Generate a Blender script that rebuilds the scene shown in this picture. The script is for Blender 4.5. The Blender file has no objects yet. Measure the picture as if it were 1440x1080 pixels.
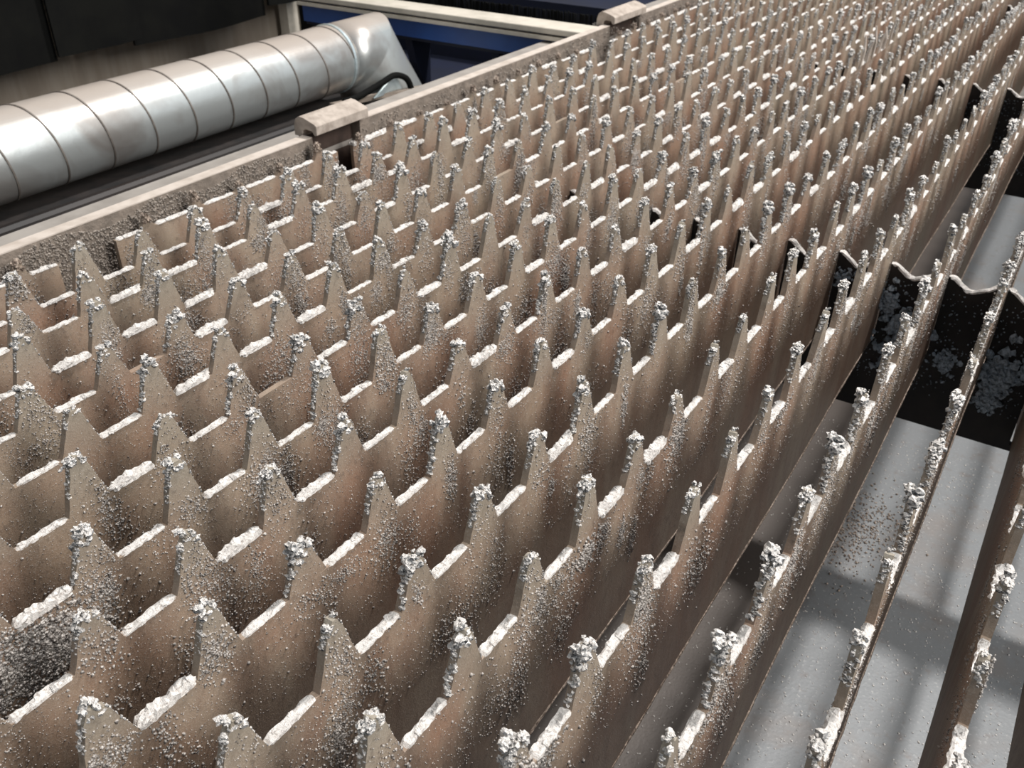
import bpy, bmesh, math, random
import numpy as np
from mathutils import Vector, Matrix, noise

S = 0.07                      # one tooth pitch of a slat, in metres; lengths below are in pitches
scn = bpy.context.scene
COL = scn.collection
rng = np.random.default_rng(7)
random.seed(7)

# ------------------------------------------------------------------ camera
Rw = [[0.8433008, 0.5374214, 0.0046855],
      [0.2945570, -0.4548802, -0.8404285],
      [-0.4495330, 0.7101142, -0.5419021]]       # rows: camera right, down, forward in world axes
CAM = Vector((4.5204, -2.2424, 5.7633))
cd = bpy.data.cameras.new('camera')
cam = bpy.data.objects.new('camera', cd)
COL.objects.link(cam)
M = Matrix(((Rw[0][0], -Rw[1][0], -Rw[2][0]),
            (Rw[0][1], -Rw[1][1], -Rw[2][1]),
            (Rw[0][2], -Rw[1][2], -Rw[2][2])))
cam.matrix_world = Matrix.Translation(CAM * S) @ M.to_4x4()
cd.sensor_width = 36.0
cd.lens = 1266.9 / 1440 * 36.0
cd.clip_start = 0.02
cd.clip_end = 100
cd.dof.use_dof = True
cd.dof.focus_distance = 0.56
cd.dof.aperture_fstop = 22
scn.camera = cam

# ------------------------------------------------------------------ world, lights, exposure
w = bpy.data.worlds.new('hall_light')
scn.world = w
w.use_nodes = True
w.node_tree.nodes['Background'].inputs[0].default_value = (0.80, 0.90, 1.0, 1)
w.node_tree.nodes['Background'].inputs[1].default_value = 0.38


def area(name, loc, target, sx, sy, power, color):
    l = bpy.data.lights.new(name, 'AREA')
    l.shape = 'RECTANGLE'
    l.size = sx
    l.size_y = sy
    l.energy = power
    l.color = color
    o = bpy.data.objects.new(name, l)
    COL.objects.link(o)
    o.location = loc
    o.rotation_euler = (Vector(target) - Vector(loc)).to_track_quat('-Z', 'Y').to_euler()
    return o


area('hall_lamp_overhead', (0.6, 2.75, 3.9), (0.0, 0.6, 0), 0.32, 0.32, 215, (1.0, 0.97, 0.94))
area('hall_daylight_side', (3.5, 1.0, 2.6), (-0.4, 0.7, -0.1), 1.6, 2.4, 200, (1.0, 0.97, 0.93))
scn.view_settings.view_transform = 'Standard'
scn.view_settings.look = 'None'
scn.view_settings.gamma = 1
scn.view_settings.use_curve_mapping = False
scn.view_settings.exposure = 0.0


# ------------------------------------------------------------------ materials
def mat(name, rough=0.6, metal=0.0, spec=0.5):
    m = bpy.data.materials.new(name)
    m.use_nodes = True
    nt = m.node_tree
    b = nt.nodes['Principled BSDF']
    b.inputs['Roughness'].default_value = rough
    b.inputs['Metallic'].default_value = metal
    b.inputs['Specular IOR Level'].default_value = spec
    return m, nt, b


def N(nt, kind, **kw):
    n = nt.nodes.new(kind)
    for k, v in kw.items():
        if hasattr(n, k) and not k[0].isupper():
            setattr(n, k, v)
        else:
            n.inputs[k.replace('_', ' ')].default_value = v
    return n


def coords(nt, scale=(1, 1, 1), obj=False):
    mp = nt.nodes.new('ShaderNodeMapping')
    mp.inputs['Scale'].default_value = scale
    if obj:
        t = nt.nodes.new('ShaderNodeTexCoord')
        nt.links.new(t.outputs['Object'], mp.inputs[0])
    else:
        g = nt.nodes.new('ShaderNodeNewGeometry')
        nt.links.new(g.outputs['Position'], mp.inputs[0])
    return mp.outputs[0]


def tex(nt, co, scale, detail=4, rough=0.6, dist=0.0):
    n = N(nt, 'ShaderNodeTexNoise', Scale=scale, Detail=detail, Roughness=rough, Distortion=dist)
    nt.links.new(co, n.inputs['Vector'])
    return n.outputs[0]


def ramp(nt, fac, stops):
    r = nt.nodes.new('ShaderNodeValToRGB')
    el = r.color_ramp.elements
    while len(el) < len(stops):
        el.new(0.5)
    for e, (p, c) in zip(el, stops):
        e.position = p
        e.color = c if len(c) == 4 else (*c, 1)
    nt.links.new(fac, r.inputs[0])
    return r.outputs[0]


def mix(nt, fac, a, b):
    m = nt.nodes.new('ShaderNodeMix')
    m.data_type = 'RGBA'
    for s, v in ((m.inputs[0], fac), (m.inputs[6], a), (m.inputs[7], b)):
        if isinstance(v, (int, float)):
            s.default_value = v
        elif isinstance(v, tuple):
            s.default_value = (*v, 1) if len(v) == 3 else v
        else:
            nt.links.new(v, s)
    return m.outputs[2]


def bump(nt, b, h, strength, dist):
    n = N(nt, 'ShaderNodeBump', Strength=strength, Distance=dist)
    nt.links.new(h, n.inputs['Height'])
    nt.links.new(n.outputs[0], b.inputs['Normal'])
    return n


def g3(v):
    return (v, v, v)


def steel_material(name, dust, brown, dark, grey):
    m, nt, b = mat(name, 0.55, 0.0, 0.45)
    big = tex(nt, coords(nt, (1, 1, 0.45)), 9.0, 5, 0.6, 0.4)
    mid = tex(nt, coords(nt, (1, 1, 0.3)), 34.0, 5, 0.62, 0.2)
    fine = tex(nt, coords(nt), 900.0, 3, 0.6)
    spots = tex(nt, coords(nt, (1, 1, 0.7)), 210.0, 4, 0.6)
    c = mix(nt, ramp(nt, big, [(0.40, g3(0)), (0.60, g3(1))]), dust, brown)
    c = mix(nt, ramp(nt, mid, [(0.45, g3(0)), (0.75, g3(0.8))]), c, dark)
    olive = tex(nt, coords(nt, (1, 1, 0.6)), 5.0, 3, 0.5)
    c = mix(nt, ramp(nt, olive, [(0.48, g3(0)), (0.68, g3(0.6))]), c, (0.26, 0.22, 0.16))
    # heat-tinted clean band near the cut edge, mill grey on the spikes
    g = nt.nodes.new('ShaderNodeNewGeometry')
    sx = nt.nodes.new('ShaderNodeSeparateXYZ')
    nt.links.new(g.outputs['Position'], sx.inputs[0])
    mr = N(nt, 'ShaderNodeMapRange')
    mr.inputs['From Min'].default_value = -0.2 * S
    mr.inputs['From Max'].default_value = 0.55 * S
    nt.links.new(sx.outputs[2], mr.inputs[0])
    c = mix(nt, mr.outputs[0], c, grey)
    c = mix(nt, ramp(nt, spots, [(0.55, g3(0)), (0.78, g3(0.55))]), c, (0.05, 0.037, 0.03))
    c = mix(nt, ramp(nt, fine, [(0.5, g3(0)), (0.8, g3(0.4))]), c, (0.55, 0.5, 0.45))
    nt.links.new(c, b.inputs['Base Color'])
    h = mix(nt, 0.5, spots, fine)
    bump(nt, b, h, 0.7, 0.0007)
    return m


STEEL = steel_material('burnt_steel', (0.36, 0.278, 0.208), (0.30, 0.18, 0.12),
                       (0.19, 0.115, 0.08), (0.315, 0.275, 0.22))


def slag_material(name, light, darkc, lo, hi, rough, metal, sc, dusty=False):
    m, nt, b = mat(name, rough, metal, 0.6)
    co = coords(nt)
    a = tex(nt, co, sc, 4, 0.65)
    f = tex(nt, co, sc * 4, 3, 0.6)
    c = mix(nt, ramp(nt, a, [(lo, g3(0)), (hi, g3(1))]), darkc, light)
    if dusty:      # pale cutting dust that has settled on upward facets
        g = nt.nodes.new('ShaderNodeNewGeometry')
        sx = nt.nodes.new('ShaderNodeSeparateXYZ')
        nt.links.new(g.outputs['True Normal'], sx.inputs[0])
        c = mix(nt, ramp(nt, sx.outputs[2], [(0.15, g3(0)), (0.6, g3(0.9 * float(dusty)))]), c, (0.82, 0.77, 0.72))
    nt.links.new(c, b.inputs['Base Color'])
    bump(nt, b, mix(nt, 0.5, a, f), 0.9, 0.0012)
    return m


SLAG = slag_material('grey_slag', (0.54, 0.545, 0.55), (0.05, 0.06, 0.07), 0.42, 0.54, 0.34, 0.35, 380, 0.9)
CRUST = slag_material('pale_crust', (0.78, 0.74, 0.70), (0.42, 0.37, 0.33), 0.32, 0.50, 0.6, 0.0, 500)
GRAIN = slag_material('spatter_grain', (0.44, 0.40, 0.365), (0.07, 0.058, 0.052), 0.40, 0.56, 0.38, 0.15, 260, 0.35)
DARKCRYSTAL = slag_material('blue_grey_crystal', (0.50, 0.58, 0.66), (0.12, 0.15, 0.18), 0.36, 0.55, 0.5, 0.1, 300)
GRIT = slag_material('black_grit', (0.31, 0.265, 0.225), (0.11, 0.09, 0.075), 0.36, 0.56, 0.6, 0.0, 220)
RUSTY = slag_material('rusty_slag', (0.46, 0.37, 0.30), (0.11, 0.075, 0.055), 0.4, 0.6, 0.6, 0.1, 320)


def plain(name, c1, c2, sc=20, rough=0.6, metal=0.0, stretch=(1, 1, 1), bmp=0.2, lo=0.4, hi=0.65, bd=0.001):
    m, nt, b = mat(name, rough, metal)
    a = tex(nt, coords(nt, stretch), sc, 5, 0.6)
    nt.links.new(mix(nt, ramp(nt, a, [(lo, g3(0)), (hi, g3(1))]), c1, c2), b.inputs['Base Color'])
    if bmp:
        bump(nt, b, a, bmp, bd)
    return m


DUST = plain('pink_dust', (0.58, 0.51, 0.45), (0.46, 0.395, 0.34), 40, 0.85, bmp=0.3)
RAILFACE = plain('dirty_rail_paint', (0.17, 0.14, 0.115), (0.25, 0.205, 0.168), 60, 0.7, bmp=1.0, bd=0.003)
BLACKSTEEL = plain('sooty_steel', (0.012, 0.011, 0.011), (0.028, 0.022, 0.020), 25, 0.7, bmp=0.3)
HOLLOW = plain('dark_brown_steel', (0.05, 0.033, 0.026), (0.085, 0.055, 0.043), 40, 0.7, bmp=0.3)
BLACK = plain('black_rubber', (0.004, 0.004, 0.004), (0.007, 0.007, 0.006), 8, 0.85, bmp=0.1)
BLUE = plain('blue_paint', (0.012, 0.075, 0.30), (0.009, 0.05, 0.21), 6, 0.5, bmp=0.05)
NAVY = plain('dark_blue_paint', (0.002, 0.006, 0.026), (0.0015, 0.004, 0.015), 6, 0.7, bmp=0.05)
CREAM = plain('dusty_cream', (0.60, 0.55, 0.47), (0.48, 0.44, 0.37), 20, 0.8)
CONCRETE = plain('concrete', (0.24, 0.215, 0.19), (0.33, 0.295, 0.26), 4, 0.9, stretch=(1, 3, 1), bmp=0.2)
PANEL = plain('stained_panel', (0.27, 0.225, 0.18), (0.37, 0.32, 0.265), 5.0, 0.85, stretch=(1, 3.0, 0.35), bmp=0.1)
LEDGE = plain('grey_ledge', (0.34, 0.31, 0.28), (0.26, 0.235, 0.21), 18, 0.8)


def tray_material():
    m, nt, b = mat('tray_sheet', 0.5, 0.15)
    a = tex(nt, coords(nt), 9, 4, 0.6, 0.3)
    st = tex(nt, coords(nt), 60, 4, 0.6)
    f = tex(nt, coords(nt), 260, 3, 0.6)
    c = mix(nt, ramp(nt, a, [(0.52, g3(0)), (0.74, g3(.7))]), (0.17, 0.178, 0.184), (0.175, 0.145, 0.125))
    c = mix(nt, ramp(nt, st, [(0.58, g3(0)), (0.72, g3(0.5))]), c, (0.13, 0.10, 0.085))
    c = mix(nt, ramp(nt, f, [(0.62, g3(0)), (0.72, g3(0.7))]), c, (0.36, 0.36, 0.35))
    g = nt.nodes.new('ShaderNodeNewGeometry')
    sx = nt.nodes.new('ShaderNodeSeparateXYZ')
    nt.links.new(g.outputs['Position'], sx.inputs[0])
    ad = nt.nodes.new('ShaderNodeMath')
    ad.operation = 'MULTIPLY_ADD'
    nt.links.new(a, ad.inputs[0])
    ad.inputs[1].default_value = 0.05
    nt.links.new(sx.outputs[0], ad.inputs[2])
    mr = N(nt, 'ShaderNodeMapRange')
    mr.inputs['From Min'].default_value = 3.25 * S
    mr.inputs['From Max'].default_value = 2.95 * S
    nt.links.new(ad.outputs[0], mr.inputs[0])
    c = mix(nt, mr.outputs[0], c, (0.085, 0.07, 0.06))       # shade under the close-set slats, painted in as darker brown
    nt.links.new(c, b.inputs['Base Color'])
    bump(nt, b, f, 0.3, 0.001)
    return m


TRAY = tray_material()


def zinc_material():
    m, nt, b = mat('galvanised_zinc', 0.36, 0.75)
    a = tex(nt, coords(nt), 6.5, 4, 0.6, 0.5)
    f = tex(nt, coords(nt), 60, 3, 0.6)
    c = mix(nt, ramp(nt, a, [(0.46, g3(0)), (0.62, g3(0.8))]), (0.66, 0.69, 0.68), (0.40, 0.36, 0.33))
    g = nt.nodes.new('ShaderNodeNewGeometry')
    sx = nt.nodes.new('ShaderNodeSeparateXYZ')
    nt.links.new(g.outputs['True Normal'], sx.inputs[0])
    top = ramp(nt, sx.outputs[2], [(0.62, g3(0)), (0.86, g3(0.9))])     # dust that has settled on the upper side
    c = mix(nt, top, c, (0.40, 0.345, 0.30))
    nt.links.new(c, b.inputs['Base Color'])
    mm = nt.nodes.new('ShaderNodeMath')
    mm.operation = 'MULTIPLY_ADD'
    nt.links.new(top, mm.inputs[0])
    mm.inputs[1].default_value = -0.75
    mm.inputs[2].default_value = 0.75
    nt.links.new(mm.outputs[0], b.inputs['Metallic'])
    bump(nt, b, mix(nt, 0.2, a, f), 0.25, 0.004)
    return m


ZINC = zinc_material()
SHINY = plain('bright_sheet', (0.75, 0.85, 0.88), (0.6, 0.7, 0.72), 10, 0.3, 0.6)


BLACK.node_tree.nodes['Principled BSDF'].inputs['Specular IOR Level'].default_value = 0.12


# ------------------------------------------------------------------ object helpers (lengths in pitches)
def obj(name, mesh, parent=None, loc=(0, 0, 0), rot=(0, 0, 0), scale=(1, 1, 1)):
    o = bpy.data.objects.new(name, mesh)
    COL.objects.link(o)
    if parent is not None:
        o.parent = parent
    o.location = (loc[0] * S, loc[1] * S, loc[2] * S)
    o.rotation_euler = rot
    o.scale = scale
    return o


def mesh(name, v, f, material, smooth=False):
    me = bpy.data.meshes.new(name)
    me.from_pydata([(a[0] * S, a[1] * S, a[2] * S) for a in v], [], f)
    me.materials.append(material)
    if smooth:
        me.polygons.foreach_set('use_smooth', [True] * len(me.polygons))
    me.update()
    return me


def tag(o, label, cat, group=None, kind=None):
    o['label'] = label
    o['category'] = cat
    if group:
        o['group'] = group
    if kind:
        o['kind'] = kind
    return o


def empty(name, loc, label, cat, group=None):
    o = bpy.data.objects.new(name, None)
    COL.objects.link(o)
    o.location = tuple(c * S for c in loc)
    o.empty_display_size = 0.02
    return tag(o, label, cat, group)


class MB:
    def __init__(s):
        s.v, s.f = [], []

    def add(s, v, f):
        n = len(s.v)
        s.v += [tuple(a) for a in v]
        s.f += [tuple(i + n for i in q) for q in f]
        return s

    def box(s, x0, x1, y0, y1, z0, z1):
        v = [(x, y, z) for x in (x0, x1) for y in (y0, y1) for z in (z0, z1)]
        return s.add(v, [(0, 1, 3, 2), (4, 6, 7, 5), (0, 4, 5, 1), (2, 3, 7, 6), (0, 2, 6, 4), (1, 5, 7, 3)])

    def prism(s, prof, axis, a0, a1):
        """closed outline prof (2D) extruded along axis 0 (x), 1 (y) or 2 (z)"""
        n = len(prof)
        mk = {0: lambda p, a: (a, p[0], p[1]), 1: lambda p, a: (p[0], a, p[1]), 2: lambda p, a: (p[0], p[1], a)}[axis]
        v = [mk(p, a0) for p in prof] + [mk(p, a1) for p in prof]
        return s.add(v, [tuple(range(n))[::-1], tuple(range(n, 2 * n))] + [(i, (i + 1) % n, n + (i + 1) % n, n + i) for i in range(n)])

    def build(s, name, material, parent=None, loc=(0, 0, 0), smooth=False, bevel=0):
        me = mesh(name, s.v, s.f, material, smooth)
        bm = bmesh.new()
        bm.from_mesh(me)
        bmesh.ops.recalc_face_normals(bm, faces=bm.faces)
        if bevel:
            bmesh.ops.bevel(bm, geom=list(bm.edges), offset=bevel * S, segments=2, profile=0.5, affect='EDGES', clamp_overlap=True)
        bm.to_mesh(me)
        bm.free()
        return obj(name, me, parent, loc)


def loft(rings, cap=True):
    n = len(rings[0])
    v = [p for r_ in rings for p in r_]
    f = [(j * n + k, j * n + (k + 1) % n, (j + 1) * n + (k + 1) % n, (j + 1) * n + k) for j in range(len(rings) - 1) for k in range(n)]
    if cap:
        f += [tuple(range(n))[::-1], tuple(range((len(rings) - 1) * n, len(rings) * n))]
    return v, f


def ico(sub):
    bm = bmesh.new()
    bmesh.ops.create_icosphere(bm, subdivisions=sub, radius=1)
    v = np.array([tuple(p.co) for p in bm.verts])
    f = [tuple(p.index for p in q.verts) for q in bm.faces]
    bm.free()
    return v, f


ICO = {1: ico(1), 2: ico(2), 3: ico(3)}


def blob(mb, c, r, sub=2, amp=0.45, sc=(1, 1, 1)):
    v, f = ICO[sub]
    off = Vector(rng.uniform(-50, 50, 3))
    out = []
    for p in v:
        k = 1 + amp * (noise.noise(Vector(p) * 1.6 + off) * 1.2 + noise.noise(Vector(p) * 4.0 + off) * 0.7)
        out.append((c[0] + p[0] * r * k * sc[0], c[1] + p[1] * r * k * sc[1], c[2] + p[2] * r * k * sc[2]))
    mb.add(out, f)


def ribbon(mb, pts, wid, hei, seed, seg=0.04, under=0.012):
    """lumpy crust lying along a polyline (points in y,z or x,z handled by the caller as 3D)"""
    P = [Vector(p) for p in pts]
    path = []
    for a, b in zip(P[:-1], P[1:]):
        n = max(2, int((b - a).length / seg))
        path += [a + (b - a) * i / n for i in range(n)]
    path.append(P[-1])
    K = 6
    n0 = len(mb.v)
    vs = []
    for j, p in enumerate(path):
        t = (path[min(j + 1, len(path) - 1)] - path[max(j - 1, 0)]).normalized()
        side = t.cross(Vector((0, 0, 1)))
        if side.length < 0.2:
            side = Vector((1, 0, 0))
        side.normalize()
        up = side.cross(t)
        e = 0.35 if j in (0, len(path) - 1) else 1.0
        for k in range(K):
            a = math.pi * k / (K - 1)
            q = noise.noise(Vector((j * 0.55 + seed * 7.3, k * 0.9, seed)))
            ww = wid * 0.5 * (1 + 0.35 * q) * (0.6 + 0.4 * e)
            hh = hei * max(0.55, 1 + 1.2 * noise.noise(Vector((j * 0.35, k * 0.6, seed * 3.1)))) * e
            sgn = 1 if abs(math.cos(a)) < 1e-6 else math.copysign(1, math.cos(a))
            vs.append(p + side * (ww * sgn * abs(math.cos(a)) ** 0.6) + up * (hh * math.sin(a) ** 0.7 - under))
    fs = [(j * K + k, j * K + k + 1, (j + 1) * K + k + 1, (j + 1) * K + k) for j in range(len(path) - 1) for k in range(K - 1)]
    fs += [((j + 1) * K, (j + 1) * K + K - 1, j * K + K - 1, j * K) for j in range(len(path) - 1)]
    fs.append(tuple(range(K))[::-1])
    m_ = (len(path) - 1) * K
    fs.append(tuple(range(m_, m_ + K)))
    mb.add(vs, fs)


# ------------------------------------------------------------------ workshop shell
FLOOR_Z = -12.0
o = MB().box(-45, 60, -40, 110, FLOOR_Z - 1, FLOOR_Z).build('floor', CONCRETE)
o['kind'] = 'structure'
o['label'] = 'dusty grey workshop floor'
o = MB().box(-34, -33, -40, 110, FLOOR_Z, 40).build('wall_left', PANEL)
o['kind'] = 'structure'
o['label'] = 'stained grey brown wall behind the black rubber flaps'

# ------------------------------------------------------------------ slats
DX, T, VF, H = 0.8527, 0.075, 0.532, 0.59
BASE = 1 - VF

NV = 14


def spike_outline(k):
    r = random.Random(100 + k)
    h = H * r.uniform(0.74, 1.04)
    tw = r.uniform(0.042, 0.076)
    lean = r.uniform(-0.03, 0.02)
    b = BASE / 2
    if k == 5:
        h *= 0.8
        tw = 0.075
    L, Rr = [], []
    for i in range(1, 6):
        t = i / 6
        wv = (b * (1 - t) + tw * t) * (1 - 0.03 * math.sin(math.pi * t))
        L.append((-wv + lean * t + r.uniform(-.006, .006), h * t))
        Rr.append((wv + lean * t + r.uniform(-.006, .006), h * t))
    top = [(-tw + lean, h * 0.90), (-tw * 0.75 + lean, h * .96), (-tw * 0.3 + lean, h), (tw * 0.35 + lean, h * 0.995), (tw * .8 + lean, h * 0.95), (tw + lean, h * 0.88)]
    return [(-b, 0)] + L + top + Rr[::-1] + [(b, 0)], h, lean, tw


SPIKE, CAP, OUT = [], [], []
for k in range(NV):
    prof, h, lean, tw = spike_outline(k)
    OUT.append((prof, h, lean, tw))
    mb = MB().prism(prof, 0, -T / 2, T / 2)
    n = len(prof)
    SPIKE.append(mesh('spike_%d' % k, mb.v, mb.f[:2] + mb.f[2:-1], STEEL))


def inner_w(k, z):
    prof, h, lean, tw = OUT[k]
    t = max(0, min(1, z / h))
    wv = (BASE / 2 * (1 - t) + tw * t) * (1 - 0.03 * math.sin(math.pi * t))
    return lean * t - wv, lean * t + wv


def cap_mesh(k, style):
    r = random.Random(900 + k * 7 + style)
    prof, h, lean, tw = OUT[k]
    mb = MB()
    big = {0: 1.0, 1: 1.25, 2: 0.75}[style]
    # crumpled lump that sits over the tip
    for i in range(int(20 * big) + 3):
        a = r.uniform(0, 6.28)
        zz = h - r.uniform(-0.035, 0.12) * big
        l, rr = inner_w(k, zz)
        yy = r.uniform(l - 0.015, rr + 0.0)
        blob(mb, (math.cos(a) * 0.035 * big, yy, zz), r.choice((0.014, 0.02, 0.026, 0.034)) * r.uniform(.85, 1.15) * big, 2, 0.6,
             (r.uniform(.8, 1.2), r.uniform(.8, 1.3), r.uniform(.7, 1.1)))
    # nodules run down the near edge of the spike
    low = {0: 0.35, 1: 0.04, 2: 0.62}[style] * h
    z = h * 0.86
    while z > low:
        l, rr = inner_w(k, z)
        rad = r.uniform(0.009, 0.024) * (0.85 + 0.4 * (style == 1))
        blob(mb, (r.uniform(-.02, .03), l - rad * 0.1 + r.uniform(-.004, .008), z), rad, 1 if rad < 0.015 else 2, 0.7,
             (r.uniform(1.0, 1.7), 0.9, 1.0))
        if r.random() < 0.5:
            blob(mb, (r.uniform(-.035, .045), l + r.uniform(0, .02), z), rad * .6, 1, 0.7)
        z -= rad * r.uniform(0.9, 2.0)
    if k % 5 == 3:           # slag curl bridging out from the tip towards the next valley
        a0 = r.choice((-1, 1))
        for i in range(9):
            blob(mb, (r.uniform(-.02, .02), lean + a0 * (0.03 + i * 0.016), h - 0.01 - 0.0011 * i * i + r.uniform(-.01, .01)), r.uniform(.012, .022), 1, 0.7)
    # fine burr along the far edge
    z = h * 0.9
    while z > 0.02:
        l, rr = inner_w(k, z)
        rad = r.uniform(0.005, 0.013)
        blob(mb, (r.uniform(.0, .04), rr, z), rad, 1, 0.5, (1, 1, 1.6))
        z -= rad * r.uniform(1.5, 4.0)
    return mesh('slag_cap_%d_%d' % (k, style), mb.v, mb.f, SLAG)


CAPS = [[cap_mesh(k, s) for s in range(3)] for k in range(NV)]

NUB = []
for k in range(5):
    r = random.Random(700 + k)
    hb, hh = 0.135, r.uniform(0.13, 0.24)
    pr = [(-hb, 0), (-hb * .55, hh * .45), (-0.04, hh * .9), (0.0, hh), (0.045, hh * .88), (hb * .6, hh * .4), (hb, 0)]
    mb = MB().prism(pr, 0, -T / 2, T / 2)
    cp = MB()
    for i in range(10 + 3 * k):
        blob(cp, (r.uniform(-.03, .05), r.uniform(-.06, .05), hh - r.uniform(-0.02, 0.09)), r.uniform(0.02, 0.042), 2, 0.6)
    NUB.append((mesh('nub_%d' % k, mb.v, mb.f[:2] + mb.f[2:-1], STEEL), mesh('nub_cap_%d' % k, cp.v, cp.f, RUSTY)))

BEAD = []
for k in range(12):
    mb = MB()
    thick = k >= 9
    m0 = 0.0 if k % 3 else 0.03
    ribbon(mb, [(0, m0, 0), (0, VF - 0.01 * (k % 4), 0)], T * (1.22 if not thick else 1.6), 0.024 if not thick else 0.055, k + 1, 0.03, 0.006)
    r = random.Random(k)
    for i in range(3 if not thick else 9):
        blob(mb, (r.uniform(-.03, .03), r.uniform(0.03, VF - 0.03), 0.01 + 0.02 * thick), r.uniform(0.015, 0.032) * (1 + 0.5 * thick), 2, 0.6, (1, 1.3, .7))
    BEAD.append(mesh('slag_bead_%d' % k, mb.v, mb.f, CRUST))

OCT_V = np.array([(1, 0, 0), (-1, 0, 0), (0, 1, 0), (0, -1, 0), (0, 0, 1), (0, 0, -1)], float)
OCT_F = np.array([(0, 2, 4), (2, 1, 4), (1, 3, 4), (3, 0, 4), (2, 0, 5), (1, 2, 5), (3, 1, 5), (0, 3, 5)])


def grains(name, P, Rr, material, parent, thin=0.7):
    """thousands of tiny angular droplets in one mesh; P in pitches relative to parent"""
    n = len(P)
    if n == 0:
        return
    q = rng.normal(size=(n, 3, 3))
    u, _, vt = np.linalg.svd(q)
    Rm = u @ vt
    V = OCT_V[None] * Rr[:, None, None] * rng.uniform(0.6, 1.5, (n, 6, 1))
    V = np.einsum('nij,nkj->nki', Rm, V) + P[:, None]
    V = (V * S).reshape(-1, 3)
    F = (OCT_F[None] + (np.arange(n) * 6)[:, None, None]).reshape(-1)
    me = bpy.data.meshes.new(name)
    me.vertices.add(len(V))
    me.vertices.foreach_set('co', V.ravel())
    nf = n * 8
    me.loops.add(nf * 3)
    me.loops.foreach_set('vertex_index', F)
    me.polygons.add(nf)
    me.polygons.foreach_set('loop_start', np.arange(nf) * 3)
    me.polygons.foreach_set('loop_total', np.full(nf, 3))
    me.materials.append(material)
    me.update(calc_edges=True)
    o = obj(name, me, parent)
    o['kind'] = 'stuff'
    return o


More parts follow.
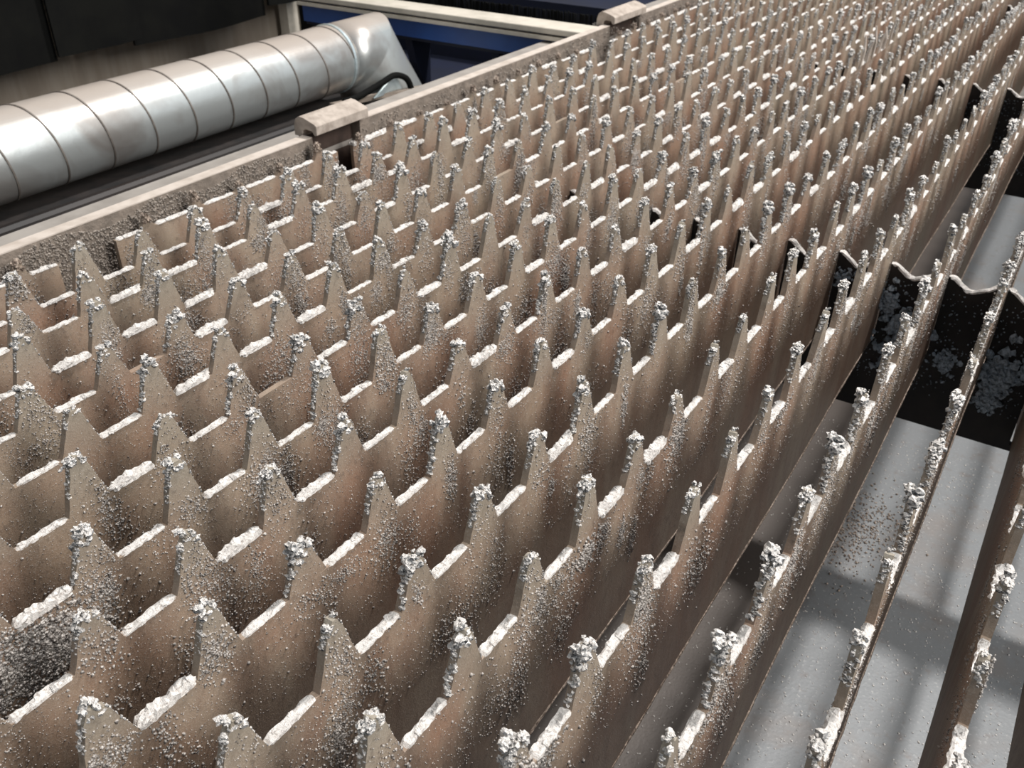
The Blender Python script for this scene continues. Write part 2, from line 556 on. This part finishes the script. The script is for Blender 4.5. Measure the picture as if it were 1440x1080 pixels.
def make_slat(x, phase, y0, y1, t0, t1, label, seed, zb=-1.85, tilt=0.0, both=False, dens=1.0, lumps=(), shed=1.0, nub=False):
    """plate from y0 to y1 with valleys starting at phase + k; spikes only where t0 <= y <= t1"""
    r = random.Random(seed)
    VF, BASE = (0.73, 0.27) if nub else (0.532, 0.468)
    H = 0.2 if nub else 0.59
    root = empty('spiked_slat', (x, 0, zb), label, 'slat', 'spiked support slats of the cutting bed')
    a1, a2, p1, p2 = 0.012, 0.007, r.uniform(0, 6), r.uniform(0, 6)
    warp = lambda y: a1 * math.sin(y * 0.35 + p1) + a2 * math.sin(y * 1.1 + p2)
    # plate
    ys = np.linspace(y0, y1, max(2, int((y1 - y0) / 0.4)))
    V, F = [], []
    for i, y in enumerate(ys):
        c = warp(y)
        rag = r.uniform(-0.012, 0.012)
        V += [(c - T / 2, y, 0), (c + T / 2, y, 0), (c + T / 2, y, -zb * 0 + rag), (c - T / 2, y, rag)]
        V[-4] = (c - T / 2, y, -zb)
        V[-3] = (c + T / 2, y, -zb)
    for i in range(len(ys) - 1):
        b = i * 4
        for a in range(4):
            F.append((b + a, b + (a + 1) % 4, b + 4 + (a + 1) % 4, b + 4 + a))
    F += [(0, 3, 2, 1), tuple(len(V) - 4 + a for a in range(4))]
    me = mesh('plate', V, F, STEEL)
    bm = bmesh.new()
    bm.from_mesh(me)
    bmesh.ops.recalc_face_normals(bm, faces=bm.faces)
    bm.to_mesh(me)
    bm.free()
    obj('plate', me, root)
    # lower edge burr
    mb = MB()
    ribbon(mb, [(warp(y) + T / 2 - 0.01, y, 0.02) for y in np.arange(max(y0, t0), min(y1, t1) + .01, 0.6)], 0.05, 0.02, seed, 0.12)
    obj('lower_edge_burr', mesh('lower_edge_burr', mb.v, mb.f, RUSTY), root)
    spikes = []
    k0, k1 = math.floor(t0 - phase), math.ceil(t1 - phase)
    prev_cap = 0
    for k in range(k0, k1 + 1):
        ya = phase + k                     # valley from ya to ya+VF, spike centred at ya - BASE/2
        a, b = max(ya, y0), min(ya + VF, y1)
        if b - a > 0.08 and r.random() < 0.994:
            v = r.randrange(9) if r.random() < 0.72 else r.randrange(9, 12)
            bd = obj('slag_bead', BEAD[v], root, (warp((a + b) / 2), a, -zb - 0.003), (0, 0, 0),
                     (r.uniform(.85, 1.1), (b - a) / 0.532, r.uniform(.7, 1.3)))
        yc = ya - BASE / 2
        if yc - BASE / 2 < y0 - 0.01 or yc + BASE / 2 > y1 + 0.01:
            continue
        v = r.randrange(NV)
        if nub:
            nb = NUB[r.randrange(5)]
            sp = obj('spike', nb[0], root, (warp(yc), yc, -zb), (0, 0, 0), (1, 1, r.uniform(.8, 1.15)))
            obj('slag_cap', nb[1], sp)
            continue
        if v == 5 and r.random() < 0.6:
            v = 6
        ty = r.gauss(0, 0.02)
        sp = obj('spike', SPIKE[v], root, (warp(yc), yc, -zb), (0, r.gauss(0, 0.02), 0), (1, 1, r.uniform(0.93, 1.05)))
        st = r.choices((0, 1, 2), (0.5, 0.27, 0.23))[0]
        s = r.uniform(0.85, 1.1)
        cap = obj('slag_cap', CAPS[v][st], sp)
        spikes.append((yc, v))
    # spatter grains
    ylo, yhi = max(y0, t0), min(y1, t1)
    pts, rad = [], []
    fall = lambda y: np.clip(1.25 - np.maximum(y, 0) / 22.0, 0.12, 1.2)
    zz_top, zz_low = 0.6, max(-1.0, zb)
    n = int((yhi - ylo) * (zz_top - zz_low) * 400 * dens)
    y = rng.uniform(ylo, yhi, n)
    keep = rng.random(n) < fall(y) / 1.2
    y = y[keep]
    z = rng.uniform(zz_low, zz_top, len(y))
    pts.append(np.stack([y, z], 1))
    rad.append(rng.uniform(0.0025, 0.008, len(y)) + 0.016 * (rng.random(len(y)) > 0.965) * rng.random(len(y)))
    ncl = int((yhi - ylo) * 2.9 * shed)
    for i in range(ncl):
        cy = rng.uniform(ylo, yhi)
        if rng.random() < 0.55 and spikes:
            cy, vv = spikes[rng.integers(len(spikes))]
            cy += rng.normal(0, 0.12)
            cz = rng.uniform(-0.35, 0.3)
        else:
            cz = rng.uniform(-0.9, 0.0)
        if rng.random() > fall(np.array(cy)):
            continue
        m = int(rng.uniform(40, 300))
        sy, sz = rng.uniform(0.04, 0.17), rng.uniform(0.07, 0.28)
        pts.append(np.stack([rng.normal(cy, sy, m), rng.normal(cz, sz, m)], 1))
        rad.append(rng.uniform(0.005, 0.0155, m) * rng.uniform(0.65, 1.2))
    for (ly, lz, sc, mt) in lumps:
        m = int(1500 * sc * sc / .06)
        pts.append(np.stack([rng.normal(ly, sc, m), rng.normal(lz, sc * .9, m)], 1))
        rad.append(rng.uniform(0.008, 0.024, m))
    P = np.concatenate(pts)
    Rr = np.concatenate(rad)
    fr = (P[:, 0] - phase) % 1.0
    u = np.abs(fr - VF - BASE / 2)               # distance from spike centre line
    ok = (P[:, 1] < -0.01) | ((u < BASE / 2 * (1 - P[:, 1] / H * 0.85) * 0.93) & (P[:, 1] < H * 0.95))
    ok &= (P[:, 1] > zb + 0.02) & (P[:, 0] > y0) & (P[:, 0] < y1)
    P, Rr = P[ok], Rr[ok]
    wx = a1 * np.sin(P[:, 0] * 0.35 + p1) + a2 * np.sin(P[:, 0] * 1.1 + p2)
    side = np.ones(len(P))
    if both:
        side = np.where(rng.random(len(P)) < 0.5, 1, -1)
    X = wx + side * (T / 2 + Rr * 0.15)
    grains('spatter', np.stack([X, P[:, 0], P[:, 1] - zb], 1), Rr, GRAIN, root)
    return root


WORDS = {-8: 'second', -7: 'third', -6: 'fourth', -5: 'fifth', -4: 'sixth', -3: 'seventh', -2: 'eighth', -1: 'ninth',
         0: 'tenth', 1: 'eleventh', 2: 'twelfth'}
TABLE = {  # slat: (x, phase, visible from, visible to)
    -8: (-7.85 * DX + .033, 3.459), -7: (-7 * DX - .028, 3.043), -6: (-6 * DX + .07, 2.520), -5: (-5 * DX, 0.03),
    -4: (-4 * DX - .011, 1.0), -3: (-3 * DX - .002, .475), -2: (-2 * DX - .011, -.077), -1: (-1 * DX - .038, -.641),
    0: (-.053, -.153), 1: (DX - .025, .257), 2: (2 * DX - .018, .749), 3: (3 * DX - .034, 1.180), 4: (4 * DX - .011, 1.736),
    5: (5 * DX - .01, 0.29), 6: (5.10, 0.66), 7: (5.93, 0.15)}
YEND = {3: 35, 4: 27, 5: 20, 6: 13, 7: 10}
for i, (x, ph) in TABLE.items():
    t0 = max(-3.0, 3.0 - 0.5 * (i + 9) - 1.8)
    if i >= 1:
        t0 = -1.8 + 0.55 * i
    t1 = YEND.get(i, 44)
    if i in WORDS:
        lab = 'brown spiked slat with pale slag, %s row counting from the side rail' % WORDS[i]
    else:
        lab = {3: 'spiked slat bordering the first wide gap, its straight lower edge visible',
               4: 'narrow brown spiked slat running alone between the two gaps over the tray',
               5: 'spiked slat seen edge on, a thin lumpy line crossing the grey tray',
               6: 'spiked slat right of the edge-on one, dark sooty face turned towards the tray',
               7: 'black spiked slat cut off by the right edge of the photo'}[i]
    lumps = []
    if i == -2:
        lumps = [(-0.15, -.35, .28, 0), (0.25, -.55, .25, 0)]
    if i == 3:
        lumps = [(1.0, -0.3, .13, 0), (1.15, -.1, .16, 0)]
    if i == 2:
        lumps = [(0.5, -0.2, .10, 0), (3.5, -0.25, .10, 0)]
    if i == -8:
        lumps = [(3.35, 0.55, .20, 0)]
    make_slat(x, ph, -5.0, 44.0, t0, t1, lab, 20 + i, zb=(-1.85 if i < 6 else -3.05), both=i >= 5,
              dens=1.0, lumps=lumps, shed=1.6 if i in (-3, -2, -1) else 1.0)

XE = -7.69
host = [o for o in bpy.data.objects if o.get('label', '').find('ninth row') > 0][0]
for k in range(6):
    y0_ = 23.2 + k * 0.62
    r = random.Random(k)
    h_ = r.uniform(.5, .85)
    mb = MB()
    v, f = loft([[(c[0] * q + bx, c[1] * q + by, z) for c in ((-.03, -.045), (.03, -.045), (.03, .045), (-.03, .045))]
                 for (q, bx, by, z) in ((1.5, 0, 0, 0), (1, .05, -.05 * (k % 3), h_ * .5), (.5, .12 * (k % 2), -.1 * (k % 3) + .04, h_))])
    mb.add(v, f)
    mb.build('bent_sliver', DUST, host, (0.02, y0_, 1.85))
make_slat(XE, 3.98, -5.0, 4.42, 1.0, 4.42, 'short slat piece against the side rail at the left edge, its end free', 71, dens=.6, nub=True)
make_slat(XE, 5.172, 5.42, 10.55, 5.42, 10.55, 'short slat piece against the side rail between the left edge piece and the nearer hook', 72, dens=.6, nub=True)
make_slat(XE, 12.37, 11.0, 21.15, 11.0, 21.15, 'long slat piece against the side rail between the two hooks', 73, dens=.6, nub=True)
make_slat(XE, 22.9, 22.3, 44.0, 22.3, 44.0, 'far slat piece against the side rail beyond the farther hook', 74, dens=.6, nub=True)

# ------------------------------------------------------------------ side rail with its ledge
XR0, XR1 = -8.19, -7.95
rail = empty('side_rail', (XR0, 0, -3.2), 'thick dusty side rail with gritty inner face running along the bed', 'rail')
ZR = 0.31
LUGS = [(10.2, 11.6), (22.7, 24.7)]
prof = [(-6, 3.2 - 3.2)]
outl = [(-6.0, 0.0), (-6.0, ZR + 3.2)]
for a, b in LUGS:
    outl += [(a, ZR + 3.2), (a, 1.5), (b - 0.02, 1.5), (b - 0.02, ZR + 3.2)]
outl += [(46, ZR + 3.2), (46, 0.0)]
MB().prism(outl, 0, 0, XR1 - XR0).build('rail_plate', RAILFACE, rail)
for a, b in ((-6, 10.2), (11.58, 22.7), (24.68, 46)):
    MB().box(0.0, XR1 - XR0, a, b, ZR + 3.2, ZR + 3.218).build('dust_layer', DUST, rail)
MB().prism([(-1.35, 3.0), (-1.35, 3.1), (0, 3.1), (0, 3.0)], 1, -6, 46).build('ledge', LEDGE, rail)
MB().prism([(-1.35, 3.0), (-1.22, 3.0), (-1.22, 1.6), (-1.35, 1.6)], 1, -6, 46).build('ledge_skirt', BLACKSTEEL, rail)
n = 26000
yy = rng.beta(1.1, 1.4, n) * 10.5
yy = np.where(rng.random(n) < 0.25, rng.uniform(10, 30, n), yy + 0.0)
zz = rng.uniform(-0.9, ZR - 0.03, n)
ok = (zz < ZR - 0.10 + 0.09 * np.sin(yy * 3.1)) & ~((yy > 10.2) & (yy < 11.6))
yy, zz = yy[ok], zz[ok]
grains('grit', np.stack([np.full(len(yy), XR1 - XR0), yy, zz + 3.2], 1), rng.uniform(0.006, 0.028, len(yy)), GRIT, rail)

HOOKM = plain('dusty_hook', (0.46, 0.395, 0.34), (0.30, 0.25, 0.21), 55, 0.85, bmp=0.5, bd=0.002)
for li, (a, b) in enumerate(LUGS):
    lug = empty('rail_hook', (XR0, (a + b) / 2, 0),
                'nearer bent steel hook standing up from the side rail beside the duct' if li == 0
                else 'farther bent steel hook on the rail where the cream topped blue beam ends', 'hook', 'hooks on the side rail')
    hl = (b - a) / 2
    MB().box(-0.12, -0.003, -hl, hl, -1.75, 0.45).build('back_plate', HOLLOW, lug)
    # bent hook: rises behind the rail, folds over and drops a short lip towards the slats
    pr = [(-0.20, 0.30), (-0.20, 0.48), (-0.15, 0.62), (-0.04, 0.69), (0.06, 0.68), (0.34, 0.59), (0.39, 0.555),
          (0.39, 0.38), (0.33, 0.36), (0.30, 0.39), (0.27, 0.44), (0.10, 0.46), (0.03, 0.42), (0.0, 0.30)]
    MB().prism(pr, 1, -hl - 0.02, hl + 0.1).build('folded_lip', HOOKM, lug, bevel=0.012)

# slag lump on the rail hollow side and dark crumbly clump left
# ------------------------------------------------------------------ crossbars
ZIG = sorted([TABLE[i][0] for i in TABLE] + [XE])


def crossbar(yc, x0, x1, label, lumps):
    root = empty('crossbar', (0, yc, -3.2), label, 'crossbar', 'notched crossbars under the slats')
    xs = [x for x in ZIG if x0 < x < x1]
    top = [(x0, 2.75)]
    crusts = []
    for j, x in enumerate(xs):
        nx = xs[j + 1] if j + 1 < len(xs) else x + DX
        ln = nx - x
        g = T * 0.75
        zb_ = 1.30 if x < 5 else 0.12
        top += [(x - g, 2.76), (x - g, zb_), (x + g, zb_), (x + g, 2.75)]
        q = [(x + g, 2.75), (x + 0.18 * ln, 2.72), (x + 0.42 * ln, 2.56), (x + 0.52 * ln, 2.56), (x + 0.78 * ln, 2.66), (nx - g, 2.76)]
        top += q[1:-1]
        crusts.append(q)
    top.append((x1, 2.75))
    top += [(x1, 0), (x0, 0)]
    MB().prism(top, 1, -0.06, 0.06).build('notched_plate', BLACKSTEEL, root)
    for j, q in enumerate(crusts):
        mb = MB()
        ribbon(mb, [(p[0], 0, p[1]) for p in q], 0.13, 0.035, j + 3, 0.05)
        obj('top_crust', mesh('top_crust', mb.v, mb.f, CRUST), root)
    for (lx, lz, sc) in lumps:
        l = obj('crystal_clump', CRY[rng.integers(len(CRY))], root, (lx, -0.06, lz + 3.2), (0, 0, 0), (sc * 1.35, sc, sc * 1.35))
    n = 900
    grains('soot_grains', np.stack([rng.uniform(1.7, 6, n), np.full(n, -0.065), rng.uniform(0.6, 2.5, n)], 1),
           rng.uniform(0.006, 0.02, n), DARKCRYSTAL, root)


CRY = []
for k in range(4):
    mb = MB()
    r = random.Random(300 + k)
    for i in range(170):
        a, d = r.uniform(0, 6.28), abs(r.gauss(0, 0.3))
        blob(mb, (math.cos(a) * d * 0.8, -r.uniform(0, 0.3) * (1.1 - min(d, 1)), math.sin(a) * d * 1.1), r.uniform(0.05, 0.12), 1, 0.9)
    CRY.append(mesh('crystal_%d' % k, mb.v, mb.f, DARKCRYSTAL))
crossbar(12.3, -7.9, 9.0, 'nearer sooty notched crossbar with blue grey crystals below its pale zigzag top',
         [(2.32, -1.75, .45), (2.15, -2.15, .34), (3.05, -1.55, .55), (2.95, -2.05, .42), (2.7, -1.1, .3), (3.75, -1.9, .3), (4.6, -1.85, .5),
          (4.55, -2.35, .35), (5.0, -1.7, .3), (1.9, -0.9, .25)])
crossbar(25.0, -7.9, 9.0, 'farther dark notched crossbar glimpsed between slats near the upper right', [])
crossbar(-1.9, -7.9, 9.0, 'closest notched crossbar hidden below the bottom edge of the photo', [])
crossbar(37.7, -7.9, 9.0, 'farthest notched crossbar hidden beneath the distant slats', [])

# ------------------------------------------------------------------ scrap tray
tray = empty('scrap_tray', (0, 0, -6.0), 'grey sheet metal scrap tray lying under the slats', 'tray')
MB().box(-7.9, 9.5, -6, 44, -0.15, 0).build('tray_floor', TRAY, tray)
MB().box(-8.1, -7.9, -6, 44, -0.15, 2.8).build('tray_side', RAILFACE, tray)
MB().box(9.5, 9.7, -6, 44, -0.15, 2.8).build('tray_side', RAILFACE, tray)
n = 5000
px, py = rng.uniform(0, 6.5, n), rng.uniform(-1, 16, n)
grains('scrap_grains', np.stack([px, py, np.full(n, 0.004)], 1), rng.uniform(0.004, 0.018, n), CRUST, tray)
n = 700
grains('rust_flakes', np.stack([rng.normal(3.2, .4, n), rng.normal(12.5, .7, n), np.full(n, 0.01)], 1), rng.uniform(0.008, 0.028, n), RUSTY, tray)

# ------------------------------------------------------------------ spiral duct
XD, ZD, RD = -14.01, -0.364, 0.911
YD = 9.5
duct = empty('spiral_duct', (XD, YD, ZD), 'silver spiral seam duct lying on the black machine deck beyond the side rail', 'duct')
ND = 72
mb = MB()
rings = []
for y in np.arange(-1.0 - YD, 17.65 - YD, 0.38):
    rings.append([(math.cos(a) * RD, y, math.sin(a) * RD) for a in np.linspace(0, 2 * math.pi, ND, endpoint=False)])


v, f = loft(rings)
mb.add(v, f)
mb.build('duct_tube', ZINC, duct, smooth=True)
mb = MB()
hp = 1.147
seam = []
turns = (17.4 + 1) / hp
ns = int(turns * 60)
for j in range(ns + 1):
    a = 2 * math.pi * j / 60
    y = -1.0 - YD + hp * j / 60
    c = []
    for (dr, dy) in ((-.01, -.03), (.02, -.016), (.02, .016), (-.01, .03)):
        c.append((math.cos(-a) * (RD + dr), y + dy, math.sin(-a) * (RD + dr)))
    seam.append(c)
v, f = loft(seam)
mb.add(v, f)
SEAM = plain('seam_grime', (0.13, 0.11, 0.095), (0.24, 0.21, 0.185), 30, 0.55, 0.3)
mb.build('spiral_seam', SEAM, duct)
# mitred elbow opening into a flared boot
el = []
for t in (0.0, 0.5, 1.0):
    yb = 17.5 + (18.6 - 17.5) * t - YD
    el.append([(math.cos(a) * RD * 1.01, yb + t * math.sin(a) * RD * 1.0, math.sin(a) * RD * 1.01) for a in np.linspace(0, 2 * math.pi, ND, endpoint=False)])
base_ring = el[-1]
for t in (0.03, 0.1, 0.3, 0.5, 0.7, 0.85, 1.0):
    rr = []
    for k, a in enumerate(np.linspace(0, 2 * math.pi, ND, endpoint=False)):
        e = (math.cos(a) * 1.33, 19.6 - YD + math.sin(a) * 1.33, -1.62)
        b0 = base_ring[k]
        dent = 0.06 * math.sin(3 * a + 1) * math.sin(math.pi * t)
        rr.append(tuple(b0[i] + (e[i] - b0[i]) * t + (dent if i == 0 else 0) for i in range(3)))
    el.append(rr)
mb = MB()
v, f = loft(el)
mb.add(v, f)
mb.build('flared_elbow', ZINC, duct, smooth=True)
ring = []
for j in range(41):
    a = 2 * math.pi * j / 40
    ring.append([(math.cos(a) * (RD + d), 17.35 - YD + e, math.sin(a) * (RD + d)) for d, e in ((-.01, -.05), (.035, -.04), (.035, .04), (-.01, .05))])
v, f = loft(ring, False)
MB().add(v, f).build('joint_collar', SHINY, duct)


def tube(name, pts, r, material, parent, n=10):
    P = [Vector(p) for p in pts]
    cur = []
    for i in range(len(P) - 1):
        p0, p1, p2, p3 = P[max(i - 1, 0)], P[i], P[i + 1], P[min(i + 2, len(P) - 1)]
        for t in np.linspace(0, 1, 8, endpoint=False):
            cur.append(0.5 * ((2 * p1) + (p2 - p0) * t + (2 * p0 - 5 * p1 + 4 * p2 - p3) * t * t + (3 * p1 - p0 - 3 * p2 + p3) * t ** 3))
    cur.append(P[-1])
    rings_ = []
    for j, c in enumerate(cur):
        t = (cur[min(j + 1, len(cur) - 1)] - cur[max(j - 1, 0)]).normalized()
        s_ = t.cross(Vector((0, 0, 1)))
        if s_.length < .1:
            s_ = t.cross(Vector((1, 0, 0)))
        s_.normalize()
        u_ = s_.cross(t)
        rings_.append([tuple(c + s_ * math.cos(a) * r + u_ * math.sin(a) * r) for a in np.linspace(0, 2 * math.pi, n, endpoint=False)])
    v, f = loft(rings_)
    return MB().add(v, f).build(name, material, parent, smooth=True)


hose = tube('rubber_hose', [(-13.0, 16.6, -1.24), (-12.85, 17.1, -1.18), (-12.7, 17.9, -.97), (-12.6, 18.4, -.84), (-12.5, 18.8, -1.0), (-12.45, 18.95, -1.34)],
            0.09, BLACK, None)
tag(hose, 'black rubber hose arching in front of the flared duct end', 'hose')
pl = MB().prism([(17.6, -1.33), (18.85, -1.33), (18.65, -.98), (18.3, -1.0)], 0, -12.78, -12.72).build('metal_sheet', SHINY, None)
tag(pl, 'small shiny metal scrap sheet beneath the arched hose', 'sheet')

# ------------------------------------------------------------------ black machine deck under the duct
deck = empty('machine_deck', (-13, 8, FLOOR_Z), 'black ribbed machine deck between the side rail and the duct', 'machine')
dz = -1.42 - FLOOR_Z
MB().box(-6, 3.3, -14, 8.95, 0, dz).build('deck_body', BLACKSTEEL, deck)
MB().box(0.62, 3.3, 8.95, 13.2, 0, dz).build('deck_step', BLACKSTEEL, deck)
MB().box(-6, 0.62, 8.95, 13.2, 0, dz - 0.62).build('deck_well', BLACKSTEEL, deck)
RIB = plain('reddish_black_rib', (0.006, 0.005, 0.005), (0.018, 0.012, 0.010), 12, 0.6, stretch=(1, .2, 1))
for k in range(9):
    x = -0.1 + k * 0.36
    MB().prism([(x, 0), (x + 0.07, 0.07), (x + 0.22, 0.08), (x + 0.3, 0)], 1, -14, 8.4).build('deck_rib', RIB, deck, (0, 0, dz))
mb = MB()
pth = [(-13.3, 16.45), (-12.95, 17.7), (-12.35, 19.3), (-11.9, 21.15)]
rg = []
for (x, y) in pth:
    rg.append([(x - .13, y, -1.41), (x - .11, y, -1.30), (x + .11, y, -1.29), (x + .13, y, -1.41)])
v, f = loft(rg)
BAR = plain('dusty_steel', (0.34, 0.28, 0.23), (0.22, 0.18, 0.145), 30, 0.8)
bar = mb.add(v, f).build('steel_bar', BAR, None)
tag(bar, 'long dusty steel bar lying on the deck past the duct elbow', 'bar')

# ------------------------------------------------------------------ blue beam, panels, brush
beam = empty('blue_beam', (-14, 22.4, -3), 'blue painted cross beam with dusty cream top meeting the side rail', 'beam')
MB().box(-5.2, 5.8, -0.95, 0.10, 3.14, 3.31).build('top_flange', CREAM, beam, bevel=0.03)
MB().box(-5.2, 5.8, -0.72, -0.55, 2.42, 3.14).build('web', BLUE, beam)
MB().box(-5.2, 5.8, -0.98, -0.5, 2.98, 3.08).build('edge_strip', CREAM, beam)
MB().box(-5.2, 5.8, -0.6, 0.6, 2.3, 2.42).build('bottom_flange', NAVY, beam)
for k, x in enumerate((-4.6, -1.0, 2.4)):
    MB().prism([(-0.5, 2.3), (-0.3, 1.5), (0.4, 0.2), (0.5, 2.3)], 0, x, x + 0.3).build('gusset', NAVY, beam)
pan = empty('blue_machine_frame', (-14, 26, FLOOR_Z), 'dark blue machine frame behind and below the cream topped beam', 'machine')
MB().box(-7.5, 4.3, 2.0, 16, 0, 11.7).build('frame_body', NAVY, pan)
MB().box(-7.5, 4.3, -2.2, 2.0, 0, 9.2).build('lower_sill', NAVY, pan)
MB().box(-5, 4.3, 4.6, 4.9, 11.7, 12.6).build('upright_plate', BLUE, pan)
br = empty('brush_strip', (-13, 23.6, 0.0), 'black bristle brush strip just behind the cream beam top', 'brush')
MB().box(-3.9, 4.7, 0.0, 0.25, -0.3, 0.02).build('brush_holder', BLACK, br)
mb = MB()
for k in range(170):
    x = -3.9 + k * 8.6 / 170
    mb.prism([(x, 0), (x + .025, 0), (x + .02 + random.uniform(-.03, .03), .34 + random.uniform(-.05, .04)), (x + random.uniform(-.03, .03), .34)], 1, .08, .12)
b_ = mb.build('bristles', BLACK, br)
b_['kind'] = 'stuff'
colm = MB().box(-23.3, -20.2, 25.6, 27.6, FLOOR_Z, 2.5).build('black_column', BLACK)
colm.name = 'machine_column'
tag(colm, 'black machine column left of the blue beam end', 'column')
bo = MB().box(-.12, .12, -.12, .12, -.1, .1).build('bolt', LEDGE, colm, (-20.6, 25.5, -1.0), bevel=0.03)

# ------------------------------------------------------------------ rubber flaps, post
FL = [(13.8, 19.03, -2.86, 'leftmost black rubber flap hanging behind the duct, lowest edge of the row'),
      (18.93, 22.85, -2.62, 'middle black rubber flap hanging behind the duct'),
      (22.75, 30.3, -2.93, 'wide black rubber flap hanging behind the duct, nearest the cream post'),
      (30.25, 34.2, -2.40, 'rightmost black rubber flap hanging above the cream post')]
for k, (ya, yb, zb, lab) in enumerate(FL):
    mb = MB()
    nn = 14
    fr, bk = [], []
    top = 12
    V = []
    for j in range(nn + 1):
        t = j / nn
        y = ya + (yb - ya) * t
        xx = -30 + 0.10 * math.sin(t * 7 + k * 2) + (0.15 if k % 2 else -0.15)
        dzv = -0.08 * math.sin(t * math.pi) + 0.05 * t
        V += [(xx, y, zb + dzv), (xx, y, top), (xx - 0.12, y, top), (xx - 0.12, y, zb + dzv)]
    Fq = []
    for j in range(nn):
        for a in range(4):
            Fq.append((j * 4 + a, j * 4 + (a + 1) % 4, j * 4 + 4 + (a + 1) % 4, j * 4 + 4 + a))
    Fq += [(0, 1, 2, 3), tuple(nn * 4 + a for a in (3, 2, 1, 0))]
    c = mb.add(V, Fq).build('rubber_flap', BLACK)
    tag(c, lab, 'flap', 'black rubber flaps behind the duct')
post = empty('steel_post', (-32.3, 34.2, FLOOR_Z), 'cream steel post standing behind the right end of the rubber flaps', 'post')
MB().box(-.3, .3, -.75, 0.0, 0, 30).build('post_face', CREAM, post)
MB().box(-.3, .3, 0.15, .75, 0, 30).build('post_face', CREAM, post)
MB().box(-.3, -.1, 0.0, 0.15, 0, 30).build('groove', LEDGE, post)
